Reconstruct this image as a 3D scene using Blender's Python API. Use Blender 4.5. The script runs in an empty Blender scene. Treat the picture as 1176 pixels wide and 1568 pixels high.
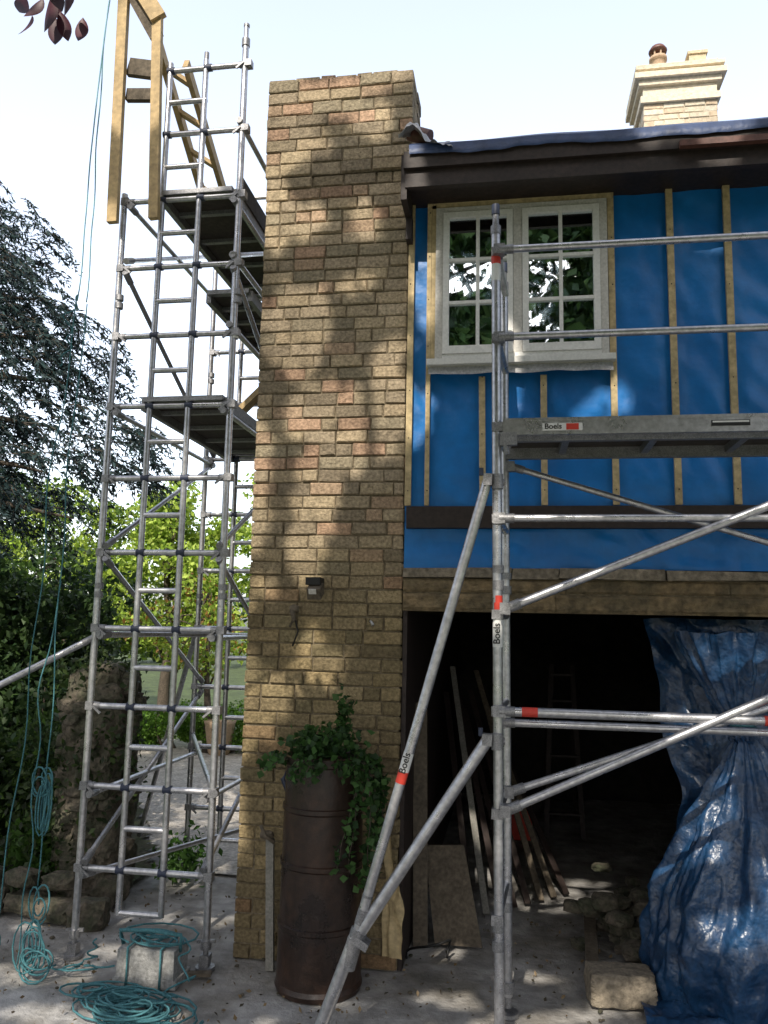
import bpy, bmesh, math, random
import numpy as np
from mathutils import Vector, Matrix, noise
random.seed(7); rng=np.random.default_rng(7)
R=math.radians
scene=bpy.context.scene
COL=scene.collection

# ------------------------------------------------------------------ materials
def mat(name, base, rough=0.7, metal=0.0, var=0.25, vscale=6.0, bump=0.0, bscale=40.0, attr=False,
        translucent=0.0, spec=0.5, base2=None, detail=5, rvar=0.0, bump2=0.0, b2scale=4.0):
    m=bpy.data.materials.new(name); m.use_nodes=True
    nt=m.node_tree; N=nt.nodes; L=nt.links
    bs=N["Principled BSDF"]; out=N["Material Output"]
    bs.inputs["Roughness"].default_value=rough; bs.inputs["Metallic"].default_value=metal
    bs.inputs["Specular IOR Level"].default_value=spec
    tc=N.new("ShaderNodeTexCoord")
    nz=N.new("ShaderNodeTexNoise"); nz.inputs["Scale"].default_value=vscale; nz.inputs["Detail"].default_value=detail
    nz.inputs["Roughness"].default_value=0.65
    L.new(tc.outputs["Object"],nz.inputs["Vector"])
    if attr:
        src=N.new("ShaderNodeVertexColor"); src.layer_name="Col"; csock=src.outputs["Color"]
    else:
        mixb=N.new("ShaderNodeMix"); mixb.data_type='RGBA'
        b2=base2 if base2 else tuple(c*0.6 for c in base)
        mixb.inputs[6].default_value=(*base,1); mixb.inputs[7].default_value=(*b2,1)
        mr0=N.new("ShaderNodeMapRange"); mr0.inputs[1].default_value=0.38; mr0.inputs[2].default_value=0.64
        L.new(nz.outputs["Fac"],mr0.inputs[0]); 
        mr0.inputs[4].default_value=min(1.0,var*2)if not base2 else 1.0
        L.new(mr0.outputs[0],mixb.inputs[0]); csock=mixb.outputs[2]
    if translucent>0 or (attr and bump==0):
        csout=csock
    else:
        nz2=N.new("ShaderNodeTexNoise"); nz2.inputs["Scale"].default_value=vscale*5.3; nz2.inputs["Detail"].default_value=4
        L.new(tc.outputs["Object"],nz2.inputs["Vector"])
        mr=N.new("ShaderNodeMapRange"); mr.inputs[1].default_value=0.3; mr.inputs[2].default_value=0.7
        mr.inputs[3].default_value=1-var; mr.inputs[4].default_value=1+var
        L.new(nz2.outputs["Fac"],mr.inputs[0])
        mul=N.new("ShaderNodeVectorMath"); mul.operation='SCALE'
        L.new(csock,mul.inputs[0]); L.new(mr.outputs[0],mul.inputs["Scale"]); csout=mul.outputs[0]
    L.new(csout,bs.inputs["Base Color"])
    if rvar>0:
        rr=N.new("ShaderNodeMapRange"); rr.inputs[1].default_value=0.3; rr.inputs[2].default_value=0.7
        rr.inputs[3].default_value=max(0.02,rough-rvar); rr.inputs[4].default_value=min(1,rough+rvar)
        L.new(nz.outputs["Fac"],rr.inputs[0]); L.new(rr.outputs[0],bs.inputs["Roughness"])
    last=None
    if bump2>0:
        n3=N.new("ShaderNodeTexNoise"); n3.inputs["Scale"].default_value=b2scale; n3.inputs["Detail"].default_value=3
        L.new(tc.outputs["Object"],n3.inputs["Vector"])
        b=N.new("ShaderNodeBump"); b.inputs["Strength"].default_value=1.0; b.inputs["Distance"].default_value=bump2
        L.new(n3.outputs["Fac"],b.inputs["Height"]); last=b
    if bump>0:
        n4=N.new("ShaderNodeTexNoise"); n4.inputs["Scale"].default_value=bscale; n4.inputs["Detail"].default_value=4
        n4.inputs["Roughness"].default_value=0.7
        L.new(tc.outputs["Object"],n4.inputs["Vector"])
        b=N.new("ShaderNodeBump"); b.inputs["Strength"].default_value=1.0; b.inputs["Distance"].default_value=bump
        L.new(n4.outputs["Fac"],b.inputs["Height"])
        if last: L.new(last.outputs[0],b.inputs["Normal"])
        last=b
    if last: L.new(last.outputs[0],bs.inputs["Normal"])
    if translucent>0:
        tr=N.new("ShaderNodeBsdfTranslucent"); mx=N.new("ShaderNodeMixShader"); mx.inputs[0].default_value=translucent
        L.new(csout,tr.inputs["Color"]); L.new(bs.outputs[0],mx.inputs[1]); L.new(tr.outputs[0],mx.inputs[2])
        L.new(mx.outputs[0],out.inputs["Surface"])
    return m

M_brick=mat("brick_faces",(.3,.25,.16),0.92,attr=True,var=0.36,vscale=9,bump=0.014,bscale=55,bump2=0.012,b2scale=14,spec=0.2)
M_mortar=mat("mortar",(.25,.205,.14),0.95,var=0.35,vscale=7,bump=0.012,bscale=60,spec=0.15)
M_alu=mat("aluminium_tube",(.58,.58,.60),0.33,metal=0.85,var=0.2,vscale=7,bump=0.0006,bscale=90,rvar=0.12)
M_alud=mat("cast_coupler",(.32,.32,.33),0.5,metal=0.7,var=0.3,vscale=30,bump=0.002,bscale=90)
M_clip=mat("dark_plastic_clip",(.03,.04,.075),0.5,var=0.2)
M_red=mat("red_label",(.62,.05,.03),0.5,var=0.1)
M_white=mat("white_label",(.75,.75,.73),0.55,var=0.06,vscale=20)
M_black=mat("black_print",(.01,.01,.01),0.6,var=0.1)
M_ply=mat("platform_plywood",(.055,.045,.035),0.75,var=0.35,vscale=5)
M_wood=mat("fresh_timber",(.50,.36,.18),0.7,var=0.22,vscale=5,bump=0.002,bscale=30)
M_batt=mat("batten_wood",(.54,.42,.23),0.75,var=0.25,vscale=6,bump=0.002,bscale=40)
M_wood2=mat("weathered_timber",(.13,.105,.075),0.85,var=0.35,vscale=7,bump=0.003,bscale=40)
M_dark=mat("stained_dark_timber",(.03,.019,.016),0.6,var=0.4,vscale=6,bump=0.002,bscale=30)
M_redbrown=mat("red_brown_gutter",(.14,.06,.045),0.45,var=0.3,vscale=6)
M_mem=mat("blue_membrane",(.006,.180,.53),0.40,var=0.07,vscale=2.5,base2=(.005,.145,.45),bump=0.0008,bscale=60,bump2=0.014,b2scale=4,spec=0.5)
M_felt=mat("roof_felt",(.045,.075,.17),0.5,var=0.2,vscale=3,bump=0.002,bscale=50,bump2=0.02,b2scale=6)
M_lead=mat("lead_flashing",(.42,.42,.43),0.5,var=0.25,vscale=12,bump=0.01,bscale=14)
M_paint=mat("white_paint",(.80,.79,.76),0.5,var=0.08,vscale=12,bump=0.001,bscale=60)
M_grey=mat("primer_frame",(.60,.58,.54),0.7,var=0.15,vscale=12)
M_stake=mat("grey_stake",(.26,.25,.22),0.8,var=0.25,vscale=12)
M_stone=mat("lintel_stone",(.26,.22,.165),0.95,var=0.4,vscale=6,bump=0.02,bscale=22)
M_lint=mat("lintel_blocks",(.21,.15,.08),0.92,var=0.4,vscale=5,bump=0.014,bscale=26,base2=(.12,.095,.055),bump2=.012,b2scale=9)
M_rock=mat("rubble_stone",(.12,.10,.075),0.95,var=0.4,vscale=7,bump=0.02,bscale=22,base2=(.04,.045,.025))
M_cream=mat("cream_brick",(.62,.5,.34),0.9,attr=True,var=0.16,vscale=5,bump=0.008,bscale=30)
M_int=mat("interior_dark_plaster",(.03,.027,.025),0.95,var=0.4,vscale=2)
M_conc=mat("concrete_ground",(.42,.41,.40),0.93,var=0.30,vscale=1.3,base2=(.21,.195,.17),bump=0.014,bscale=28,bump2=0.03,b2scale=3,spec=0.25,detail=9)
M_gravel=mat("pale_gravel",(.58,.54,.49),0.95,var=0.35,vscale=6,base2=(.44,.40,.35),bump=0.02,bscale=60,spec=0.2)
M_soil=mat("soil",(.06,.05,.03),0.98,var=0.5,vscale=5,base2=(.05,.07,.02),bump=0.03,bscale=18)
M_land=mat("grass_ground",(.07,.10,.03),0.98,var=0.4,vscale=1,bump=0.03,bscale=8)
M_pot=mat("dark_glazed_pot",(.022,.015,.013),0.34,var=0.4,vscale=4,base2=(.040,.020,.012),rvar=0.14,bump=0.003,bscale=25)
M_rope=mat("turquoise_rope",(.07,.22,.25),0.85,var=0.3,vscale=30,bump=0.003,bscale=300)
M_rope2=mat("pale_blue_rope",(.2,.4,.46),0.8,var=0.2,vscale=30)
M_tarp=mat("blue_tarpaulin",(.015,.060,.145),0.33,var=0.25,vscale=6,base2=(.009,.036,.095),bump=0.005,bscale=20,bump2=0.035,b2scale=8,spec=0.7,rvar=0.08)
M_leaf=mat("leaf",(.1,.1,.1),0.55,attr=True,translucent=0.4,spec=0.4)
M_needle=mat("needle",(.1,.1,.1),0.6,attr=True,spec=0.3)
M_beech=mat("copper_leaf",(.1,.1,.1),0.5,attr=True,spec=0.4)
M_bark=mat("bark",(.10,.08,.06),0.95,var=0.4,vscale=8,bump=0.02,bscale=20)
M_conc2=mat("concrete_block",(.30,.30,.29),0.95,var=0.3,vscale=10,bump=0.008,bscale=50)
M_terra=mat("terracotta",(.5,.36,.24),0.8,var=0.2,vscale=8)
M_tile=mat("clay_tile",(.16,.09,.06),0.85,var=0.4,vscale=4,bump=0.02,bscale=12)
M_glass=bpy.data.materials.new("window_glass"); M_glass.use_nodes=True
_n=M_glass.node_tree; _n.nodes.clear()
o=_n.nodes.new("ShaderNodeOutputMaterial"); g=_n.nodes.new("ShaderNodeBsdfGlossy"); t=_n.nodes.new("ShaderNodeBsdfTransparent"); mx=_n.nodes.new("ShaderNodeMixShader")
g.inputs["Roughness"].default_value=0.015; g.inputs["Color"].default_value=(.88,.95,1,1); t.inputs["Color"].default_value=(.8,.85,.85,1)
mx.inputs[0].default_value=0.66
nzg=_n.nodes.new("ShaderNodeTexNoise"); nzg.inputs["Scale"].default_value=2.0
bg_=_n.nodes.new("ShaderNodeBump"); bg_.inputs["Distance"].default_value=0.004; _n.links.new(nzg.outputs["Fac"],bg_.inputs["Height"]); _n.links.new(bg_.outputs[0],g.inputs["Normal"])
_n.links.new(t.outputs[0],mx.inputs[1]); _n.links.new(g.outputs[0],mx.inputs[2]); _n.links.new(mx.outputs[0],o.inputs["Surface"])

# ------------------------------------------------------------------ mesh builder
class MB:
    def __init__(s): s.v=[];s.f=[];s.m=[];s.sm=[];s.c=[];s.mats=[]
    def mi(s,m):
        if m not in s.mats: s.mats.append(m)
        return s.mats.index(m)
    def add(s,vs,fs,m,smooth=False,col=(1,1,1)):
        b=len(s.v); s.v+= [tuple(x) for x in vs]; k=s.mi(m)
        for f in fs: s.f.append([i+b for i in f]); s.m.append(k); s.sm.append(smooth); s.c.append(col)
    def tube(s,p,q,r,m,r2=None,n=12,caps=True,col=(1,1,1)):
        p=Vector(p);q=Vector(q);r2=r if r2 is None else r2
        d=(q-p).normalized(); a=d.orthogonal().normalized(); b=d.cross(a)
        vs=[];fs=[]
        for i in range(n):
            t=2*math.pi*i/n; e=a*math.cos(t)+b*math.sin(t); vs+= [p+e*r,q+e*r2]
        for i in range(n):
            j=(i+1)%n; fs.append([2*i,2*j,2*j+1,2*i+1])
        s.add(vs,fs,m,True,col)
        if caps:
            s.add([vs[2*i] for i in range(n)],[list(range(n))[::-1]],m,False,col)
            s.add([vs[2*i+1] for i in range(n)],[list(range(n))],m,False,col)
    def chain(s,pts,rs,m,n=8,col=(1,1,1),smooth=True):
        pts=[Vector(p) for p in pts]; 
        if not hasattr(rs,'__len__'): rs=[rs]*len(pts)
        ref=Vector((0.31,0.2,0.93)); vs=[];fs=[]
        for i,p in enumerate(pts):
            d=(pts[min(i+1,len(pts)-1)]-pts[max(i-1,0)]).normalized()
            a=d.cross(ref); 
            if a.length<1e-3: a=d.orthogonal()
            a.normalize(); b=d.cross(a)
            for k in range(n):
                t=2*math.pi*k/n; vs.append(p+(a*math.cos(t)+b*math.sin(t))*rs[i])
        for i in range(len(pts)-1):
            for k in range(n):
                j=(k+1)%n; fs.append([i*n+k,i*n+j,(i+1)*n+j,(i+1)*n+k])
        fs.append(list(range(n))[::-1]); fs.append([(len(pts)-1)*n+k for k in range(n)])
        s.add(vs,fs,m,smooth,col)
    def box(s,x0,x1,y0,y1,z0,z1,m,j=0.0,rot=None,col=(1,1,1)):
        vs=[Vector((x,y,z)) for x in(x0,x1) for y in(y0,y1) for z in(z0,z1)]
        if j: vs=[v+Vector((random.uniform(-j,j),random.uniform(-j,j),random.uniform(-j,j))) for v in vs]
        if rot is not None:
            c=Vector(((x0+x1)/2,(y0+y1)/2,(z0+z1)/2)); vs=[c+rot@(v-c) for v in vs]
        s.add(vs,[[0,1,3,2],[4,6,7,5],[0,4,5,1],[2,3,7,6],[0,2,6,4],[1,5,7,3]],m,False,col)
    def beam(s,p,q,w,h,m,up=(0,0,1)):
        p=Vector(p);q=Vector(q);d=(q-p).normalized();u=Vector(up);a=d.cross(u).normalized();b=a.cross(d).normalized()
        vs=[]
        for e in(p,q):
            for i,j in((-1,-1),(1,-1),(1,1),(-1,1)): vs.append(e+a*(w/2*i)+b*(h/2*j))
        s.add(vs,[[0,1,2,3],[7,6,5,4],[0,4,5,1],[1,5,6,2],[2,6,7,3],[3,7,4,0]],m)
    def rock(s,c,size,m,seed=0,sub=2,amp=0.25,rz=0,squar=0.5):
        bm=bmesh.new(); bmesh.ops.create_icosphere(bm,subdivisions=sub,radius=1)
        c=Vector(c); vs=[]
        for v in bm.verts:
            p=v.co.copy()
            mxx=max(abs(p.x),abs(p.y),abs(p.z)); p=p.lerp(p/mxx*0.85,squar)
            p*=1+amp*noise.noise(p*1.7+Vector((seed*3.1,seed,0)))
            p=Vector((p.x*size[0],p.y*size[1],p.z*size[2])); p=Matrix.Rotation(rz,3,'Z')@p
            vs.append(c+p)
        fs=[[v.index for v in f.verts] for f in bm.faces]; bm.free()
        s.add(vs,fs,m,False)
    def grid(s,fn,nu,nv,m,skip=None,smooth=True):
        vs=[fn(i/nu,j/nv) for j in range(nv+1) for i in range(nu+1)]; fs=[]
        for j in range(nv):
            for i in range(nu):
                if skip and skip((i+.5)/nu,(j+.5)/nv): continue
                a=j*(nu+1)+i; fs.append([a,a+1,a+nu+2,a+nu+1])
        s.add(vs,fs,m,smooth)
    def build(s,name,parent=None):
        me=bpy.data.meshes.new(name); me.from_pydata(s.v,[],s.f)
        for m in s.mats: me.materials.append(m)
        me.polygons.foreach_set("material_index",s.m); me.polygons.foreach_set("use_smooth",s.sm)
        ca=me.color_attributes.new("Col",'FLOAT_COLOR','CORNER')
        tot=[len(f) for f in s.f]; arr=np.repeat(np.array([(*c,1) for c in s.c],dtype=np.float32),tot,axis=0)
        ca.data.foreach_set("color",arr.ravel()); me.update()
        ob=bpy.data.objects.new(name,me); COL.objects.link(ob)
        if parent: ob.parent=parent
        return ob
def empty(name,loc=(0,0,0)):
    e=bpy.data.objects.new(name,None); COL.objects.link(e); return e

def leaves(name,P,size,cols,m,parent=None,aspect=0.55,Dir=None,sizevar=0.35):
    """P (n,3) positions; each leaf a pointed rhombus of two folded triangles"""
    n=len(P)
    if Dir is None: D=rng.normal(size=(n,3))
    else: D=Dir+rng.normal(size=(n,3))*0.35
    D/=np.linalg.norm(D,axis=1)[:,None]
    A=rng.normal(size=(n,3)); S=np.cross(D,A); S/=np.linalg.norm(S,axis=1)[:,None]
    Nn=np.cross(D,S)
    sz=(size*(1+rng.uniform(-sizevar,sizevar,n)))[:,None]
    w=sz*aspect*0.5
    V=np.empty((n,4,3))
    V[:,0]=P-D*sz*0.5; V[:,1]=P+S*w+Nn*w*0.3-D*sz*0.05; V[:,2]=P+D*sz*0.5; V[:,3]=P-S*w+Nn*w*0.3-D*sz*0.05
    me=bpy.data.meshes.new(name)
    me.vertices.add(4*n); me.vertices.foreach_set("co",V.astype(np.float32).ravel())
    idx=np.arange(4*n).reshape(n,4)
    tri=np.concatenate([idx[:,[0,1,2]],idx[:,[0,2,3]]],axis=1).ravel()
    me.loops.add(6*n); me.loops.foreach_set("vertex_index",tri.astype(np.int32))
    me.polygons.add(2*n); me.polygons.foreach_set("loop_start",(np.arange(2*n)*3).astype(np.int32))
    me.update(calc_edges=True); me.validate()
    cols=np.asarray(cols,dtype=np.float32)
    pick=cols[rng.integers(0,len(cols),n)]*(1+rng.uniform(-.3,.3,(n,1)))
    ca=me.color_attributes.new("Col",'FLOAT_COLOR','CORNER')
    arr=np.ones((n,6,4),dtype=np.float32); arr[:,:,:3]=pick[:,None,:]
    ca.data.foreach_set("color",arr.ravel())
    me.materials.append(m)
    ob=bpy.data.objects.new(name,me); COL.objects.link(ob)
    if parent: ob.parent=parent
    return ob

def crown_pts(centers,per,spread):
    C=np.array(centers)
    out=[]
    for c in C:
        k=int(per*random.uniform(.6,1.4)); d=rng.normal(size=(k,3)); d/=np.linalg.norm(d,axis=1)[:,None]
        r=rng.uniform(0.25,1,k)**0.6; out.append(c+d*r[:,None]*np.array(spread)*random.uniform(.7,1.25))
    return np.concatenate(out)

# ------------------------------------------------------------------ brickwork
PAL=[(.42,.335,.22),(.38,.305,.205),(.345,.28,.19),(.45,.355,.235),(.31,.26,.18),(.365,.295,.205),(.43,.31,.21),(.425,.285,.195),(.29,.235,.165),(.41,.33,.23)]
def palette(z):
    r=random.random()
    p=0.26 if z>5.2 else (0.10 if z>2.6 else 0.04)
    if 3.0<z<3.9: p=0.24
    c=random.choice(PAL[6:8]) if r<p*0.8 else random.choice(PAL[:6]+PAL[8:])
    k=random.uniform(.86,1.14)
    f=min(1,max(0,(3.0-z)/.9))          # darker, browner lower courses
    c=(c[0]*(1-.32*f),c[1]*(1-.34*f),c[2]*(1-.46*f))
    return tuple(x*k for x in c)
def brick(mb,o,u,v,n,w,h,d,m,col,ch=0.006,j=0.004):
    def J(a): return random.uniform(-a,a)
    k=1+.28*noise.noise(o*1.1)+.22*noise.noise(o*2.9); col=tuple(c*k for c in col)
    pr=[(0,0),(w,0),(w,h),(0,h)]
    back=[o+u*a+v*b for a,b in pr]
    mid=[o+u*(a+J(j))+v*(b+J(j))+n*(d-ch) for a,b in pr]
    cen=[(ch,ch),(w-ch,ch),(w-ch,h-ch),(ch,h-ch)]
    t=J(.003)
    fr=[o+u*(a+J(j*.8))+v*(b+J(j*.8))+n*(d+t+J(.002)) for a,b in cen]
    vs=back+mid+fr
    fs=[]
    for i in range(4):
        k=(i+1)%4; fs+= [[i,k,4+k,4+i],[4+i,4+k,8+k,8+i]]
    fs.append([8,9,10,11]); mb.add(vs,fs,m,False,col)
def brickwall(mb,o,u,v,n,W,H,m,ch=0.092,L=0.235,jt=0.011,d=0.014,pal=palette,zoff=0,seedrow=0):
    o=Vector(o);u=Vector(u);v=Vector(v);n=Vector(n)
    rows=int(round(H/ch)); chh=H/rows
    for r in range(rows):
        x=0; first=True; z=r*chh
        off=random.choice([0.5,1.0,0.75]) if (r+seedrow)%2 else random.choice([1,.5])
        while x<W-1e-4:
            ln=L*(off if first else random.choice([1,1,1,.95,.5,1.04])); first=False
            if W-(x+ln)<0.07: ln=W-x
            col=pal(zoff+z)
            brick(mb,o+u*(x+jt/2)+v*(z+jt/2+random.uniform(-.002,.002)),u,v,n,ln-jt,chh-jt,d+random.uniform(-.005,.006),m,col)
            x+=ln

X0,X1=-1.795,-0.72; YW=5.3
house=empty("brick_house")
mb=MB()
def stack(xa,xb,ya,yb,z0,z1,zo):
    mb.box(xa+.016,xb-.016,ya+.016,yb-.016,z0,z1-.01,M_mortar)
    brickwall(mb,(xa,ya+.016,z0),(1,0,0),(0,0,1),(0,-1,0),xb-xa,z1-z0,M_brick,zoff=zo)
    brickwall(mb,(xb-.016,ya+.01,z0),(0,1,0),(0,0,1),(1,0,0),yb-ya-.01,z1-z0,M_brick,zoff=zo)
    brickwall(mb,(xa+.016,yb,z0),(0,-1,0),(0,0,1),(-1,0,0),yb-ya-.01,z1-z0,M_brick,zoff=zo)
stack(X0,X1,YW,YW+.42,0,5.42,0)
stack(X0-.012,X1+.02,YW-.015,YW+.43,5.421,6.2,5.4)
x=X0-.005
while x<X1-.02:
    w=random.uniform(.1,.23); w=min(w,X1+.02-x)
    for yy in (YW-.006,YW+.2):
        mb.box(x,x+w-.012,yy,yy+.2,6.185,6.2+random.uniform(.0,.014),M_brick,j=.003,col=palette(6))
    x+=w
mb.build("chimney_breast",house)

mb=MB()
XR=5.0
mb.box(X1,XR,YW+.016,YW+.2,2.26,2.47,M_mortar)
for z0,z1 in((2.257,2.372),(2.377,2.468)):
    x=X1
    while x<XR:
        w=random.uniform(1.0,1.9); x2=min(x+w,XR)
        mb.grid(lambda a,b: Vector((x+.003+a*(x2-x-.006),YW-.004-.008*noise.noise(Vector(((x+a*w)*4,b*2+z0*9,0)))-.006*noise.noise(Vector(((x+a*w)*19,b*6,z0*5)))+.012*(abs(b-.5)>.49),z0+b*(z1-z0-.004)+.003*noise.noise(Vector(((x+a)*5,0,z0))))),40,6,M_lint,smooth=False)
        x+=w
mb.box(X1,XR,YW+.006,YW+.18,2.252,2.30,M_lint)
x=X1
while x<XR:
    w=random.uniform(.3,.7); mb.box(x,min(x+w-.008,XR),YW-.012-random.uniform(0,.015),YW+.2,2.472,2.535+random.uniform(-.006,.008),M_stone,j=.006); x+=w
mb.box(2.7,XR,YW+.016,YW+.25,0,2.26,M_mortar)
brickwall(mb,(2.7,YW+.016,0),(1,0,0),(0,0,1),(0,-1,0),XR-2.7,2.255,M_brick)
mb.build("garage_lintel",house)

mb=MB()
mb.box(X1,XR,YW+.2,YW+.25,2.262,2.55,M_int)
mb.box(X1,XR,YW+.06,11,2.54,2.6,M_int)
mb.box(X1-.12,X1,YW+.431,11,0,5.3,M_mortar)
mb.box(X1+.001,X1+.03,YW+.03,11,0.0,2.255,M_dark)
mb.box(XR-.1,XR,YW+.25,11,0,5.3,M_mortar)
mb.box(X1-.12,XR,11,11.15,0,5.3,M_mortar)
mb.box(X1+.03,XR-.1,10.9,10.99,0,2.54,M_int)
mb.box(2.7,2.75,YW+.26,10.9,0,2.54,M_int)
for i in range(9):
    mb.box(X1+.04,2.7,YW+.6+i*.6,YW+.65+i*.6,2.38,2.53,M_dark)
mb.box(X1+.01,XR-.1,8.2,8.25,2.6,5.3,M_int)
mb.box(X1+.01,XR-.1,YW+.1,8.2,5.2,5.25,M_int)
mb.build("house_shell",house)

wx0,wx1,wz0,wz1=-.52,.645,3.955,5.075
mb=MB()
BX=[-.693,-.565,-.19,.215,.672,1.06,1.42,1.82,2.2,2.6,3.0,3.4,3.8,4.2,4.6]
def fm(a,b):
    x=X1+.002+a*(XR-X1); z=2.535+b*(5.2-2.535)
    dmin=min(abs(x-q) for q in BX)
    pin=min(1,dmin/.09)
    bul=(.016*noise.noise(Vector((x*3,z*2.0,0)))+.012*noise.noise(Vector((x*7+z*5,z*3-x*3,3))))*pin+.007*pin*math.sin((z*1.0+x*.8)*26+4*noise.noise(Vector((x*2,z*2,0))))*max(0,noise.noise(Vector((x*1.7,z*1.7,9)))*2)
    if z<2.8: bul+=.014*noise.noise(Vector((x*1.5+z*3,z*9,7)))
    return Vector((x,YW+.02-bul-.004,z))
U=lambda a:X1+a*(XR-X1); Vv=lambda b:2.535+b*(5.2-2.535)
mb.grid(fm,380,180,M_mem,skip=lambda a,b: wx0+.03<U(a)<wx1-.03 and wz0+.02<Vv(b)<wz1-.02)
mb.build("breather_membrane",house)
mb=MB()
def bat(x,z0,z1,w=.042):
    dx=random.uniform(-.008,.008)
    mb.beam((x,YW-.018,z0),(x+dx,YW-.018,z1),w,.026,M_batt,up=(0,-1,0))
    z=z0+.1
    while z<z1:
        mb.tube((x+dx*.5+random.uniform(-.008,.008),YW-.030,z),(x+dx*.5,YW-.0325,z),.0045,M_black,n=6); z+=random.uniform(.3,.4)
bat(-.693,2.955,5.2); bat(-.565,2.955,5.2,.03); bat(-.19,2.955,3.84); bat(.215,2.955,3.84); bat(.672,2.955,5.2)
for x in BX[5:]: bat(x,2.955,5.2,random.uniform(.036,.045))
mb.box(wx0-.05,wx1+.03,YW-.03,YW-.006,5.08,5.12,M_batt)
mb.build("battens",house)
mb=MB()
mb.box(X1+.02,XR,YW-.05,YW-.006,2.80,2.95,M_dark,j=.004)
mb.build("horizontal_beam",house)

win=MB()
fy0,fy1=YW-.045,YW+.06
win.box(wx0-.03,wx0,YW-.03,YW+.05,wz0,wz1+.03,M_batt); 
win.box(wx0,wx0+.05,fy0,fy1,wz0+.0,wz1,M_grey); win.box(wx1-.05,wx1,fy0,fy1,wz0,wz1,M_grey)
win.box(wx0+.05,wx1-.05,fy0,fy1,wz1-.04,wz1,M_grey); win.box(wx0+.05,wx1-.05,fy0,fy1,wz0,wz0+.045,M_paint)
cx=.045
win.box(cx-.03,cx+.03,fy0,fy1,wz0+.045,wz1-.04,M_grey)
def sash(a,b):
    s0,s1=wz0+.047,wz1-.042; y0,y1=fy0-.012,fy0+.035; w=.042
    win.box(a,a+w,y0,y1,s0,s1,M_paint); win.box(b-w,b,y0,y1,s0,s1,M_paint)
    win.box(a+w,b-w,y0,y1,s1-.04,s1,M_paint); win.box(a+w,b-w,y0,y1,s0,s0+.055,M_paint)
    ga,gb,g0,g1=a+w,b-w,s0+.055,s1-.04
    m=(ga+gb)/2; win.box(m-.012,m+.012,y0+.004,y1-.004,g0,g1,M_paint)
    for i in(1,2):
        z=g0+(g1-g0)*i/3
        win.box(ga,m-.012,y0+.006,y1-.004,z-.011,z+.011,M_paint); win.box(m+.012,gb,y0+.006,y1-.004,z-.011,z+.011,M_paint)
    win.box(ga-.002,gb+.002,y0+.026,y0+.03,g0-.002,g1+.002,M_glass)
sash(wx0+.052,cx-.032); sash(cx+.032,wx1-.052)
win.box(wx0-.05,wx1+.035,YW-.10,YW+.05,wz0-.04,wz0-.001,M_paint,j=.002)
win.box(wx0-.03,wx1+.02,YW-.055,YW-.02,wz0-.075,wz0-.041,M_grey,j=.003)
def ft(a,b):
    x=wx0-.04+a*(wx1-wx0+.06); return Vector((x,YW-.06-.012*b+.006*noise.noise(Vector((x*8,b*2,0))),wz0-.05-.055*b-.012*b*noise.noise(Vector((x*5,0,0)))))
win.grid(ft,60,4,M_lead)
win.build("casement_window",house)

mb=MB()
mb.box(X1+.02,XR+.3,4.93,4.97,5.06,5.19,M_dark,j=.003)
mb.box(X1+.01,XR+.3,4.90,4.928,5.18,5.30,M_dark,j=.003)
mb.box(X1+.02,XR+.3,4.975,YW+.05,5.12,5.14,M_dark)
mb.box(1.05,XR+.3,4.855,4.898,5.175,5.215,M_redbrown,j=.003)
mb.box(X1-.01,X1+.03,4.94,YW-.02,4.98,5.3,M_dark)
mb.box(X1-.005,X1+.035,YW-.12,YW-.02,4.82,5.0,M_dark)
mb.build("eaves_fascia",house)
mb=MB()
def fr(a,b):
    x=X1+.05+a*(XR+.35-X1-.05)
    if b<.02: y,z=4.882,5.262+.020*noise.noise(Vector((x*2.2,0,0)))+.010*noise.noise(Vector((x*9,0,0)))
    elif b<.05: y,z=4.868,5.322+.008*noise.noise(Vector((x*3,1,0)))
    else:
        t=(b-.05)/.95; y=4.88+t*4.62; z=5.34+t*2.68+.012*noise.noise(Vector((x*2,t*9,0)))
    return Vector((x,y,z))
mb.grid(fr,200,50,M_felt)
mb.add([(X1,9.5,8.0),(XR+.35,9.5,8.0),(XR+.35,14,5.2),(X1,14,5.2)],[[0,1,2,3]],M_tile)
mb.add([(X1+.01,4.95,5.3),(X1+.01,9.5,7.98),(X1+.01,14,5.2)],[[0,1,2]],M_mortar)
mb.add([(XR,4.95,5.3),(XR,9.5,7.98),(XR,14,5.2)],[[0,1,2]],M_mortar)
mb.build("roof",house)
mb=MB()
def ff(a,b):
    x=X1-.02+a*.36; y=4.84+b*.35; 
    z=5.35+.12*math.exp(-((a-.25)/.24)**2)*(1-b*.3)+.05*noise.noise(Vector((a*5,b*4,2)))+.02*noise.noise(Vector((a*13,b*9,2)))+b*.2-.07*a
    return Vector((x,y,z))
mb.grid(ff,34,20,M_lead)
mb.tube((X1+.02,5.15,5.60),(X1+.16,5.12,5.53),.055,M_redbrown,n=14)
mb.build("lead_flashing",house)

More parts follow.
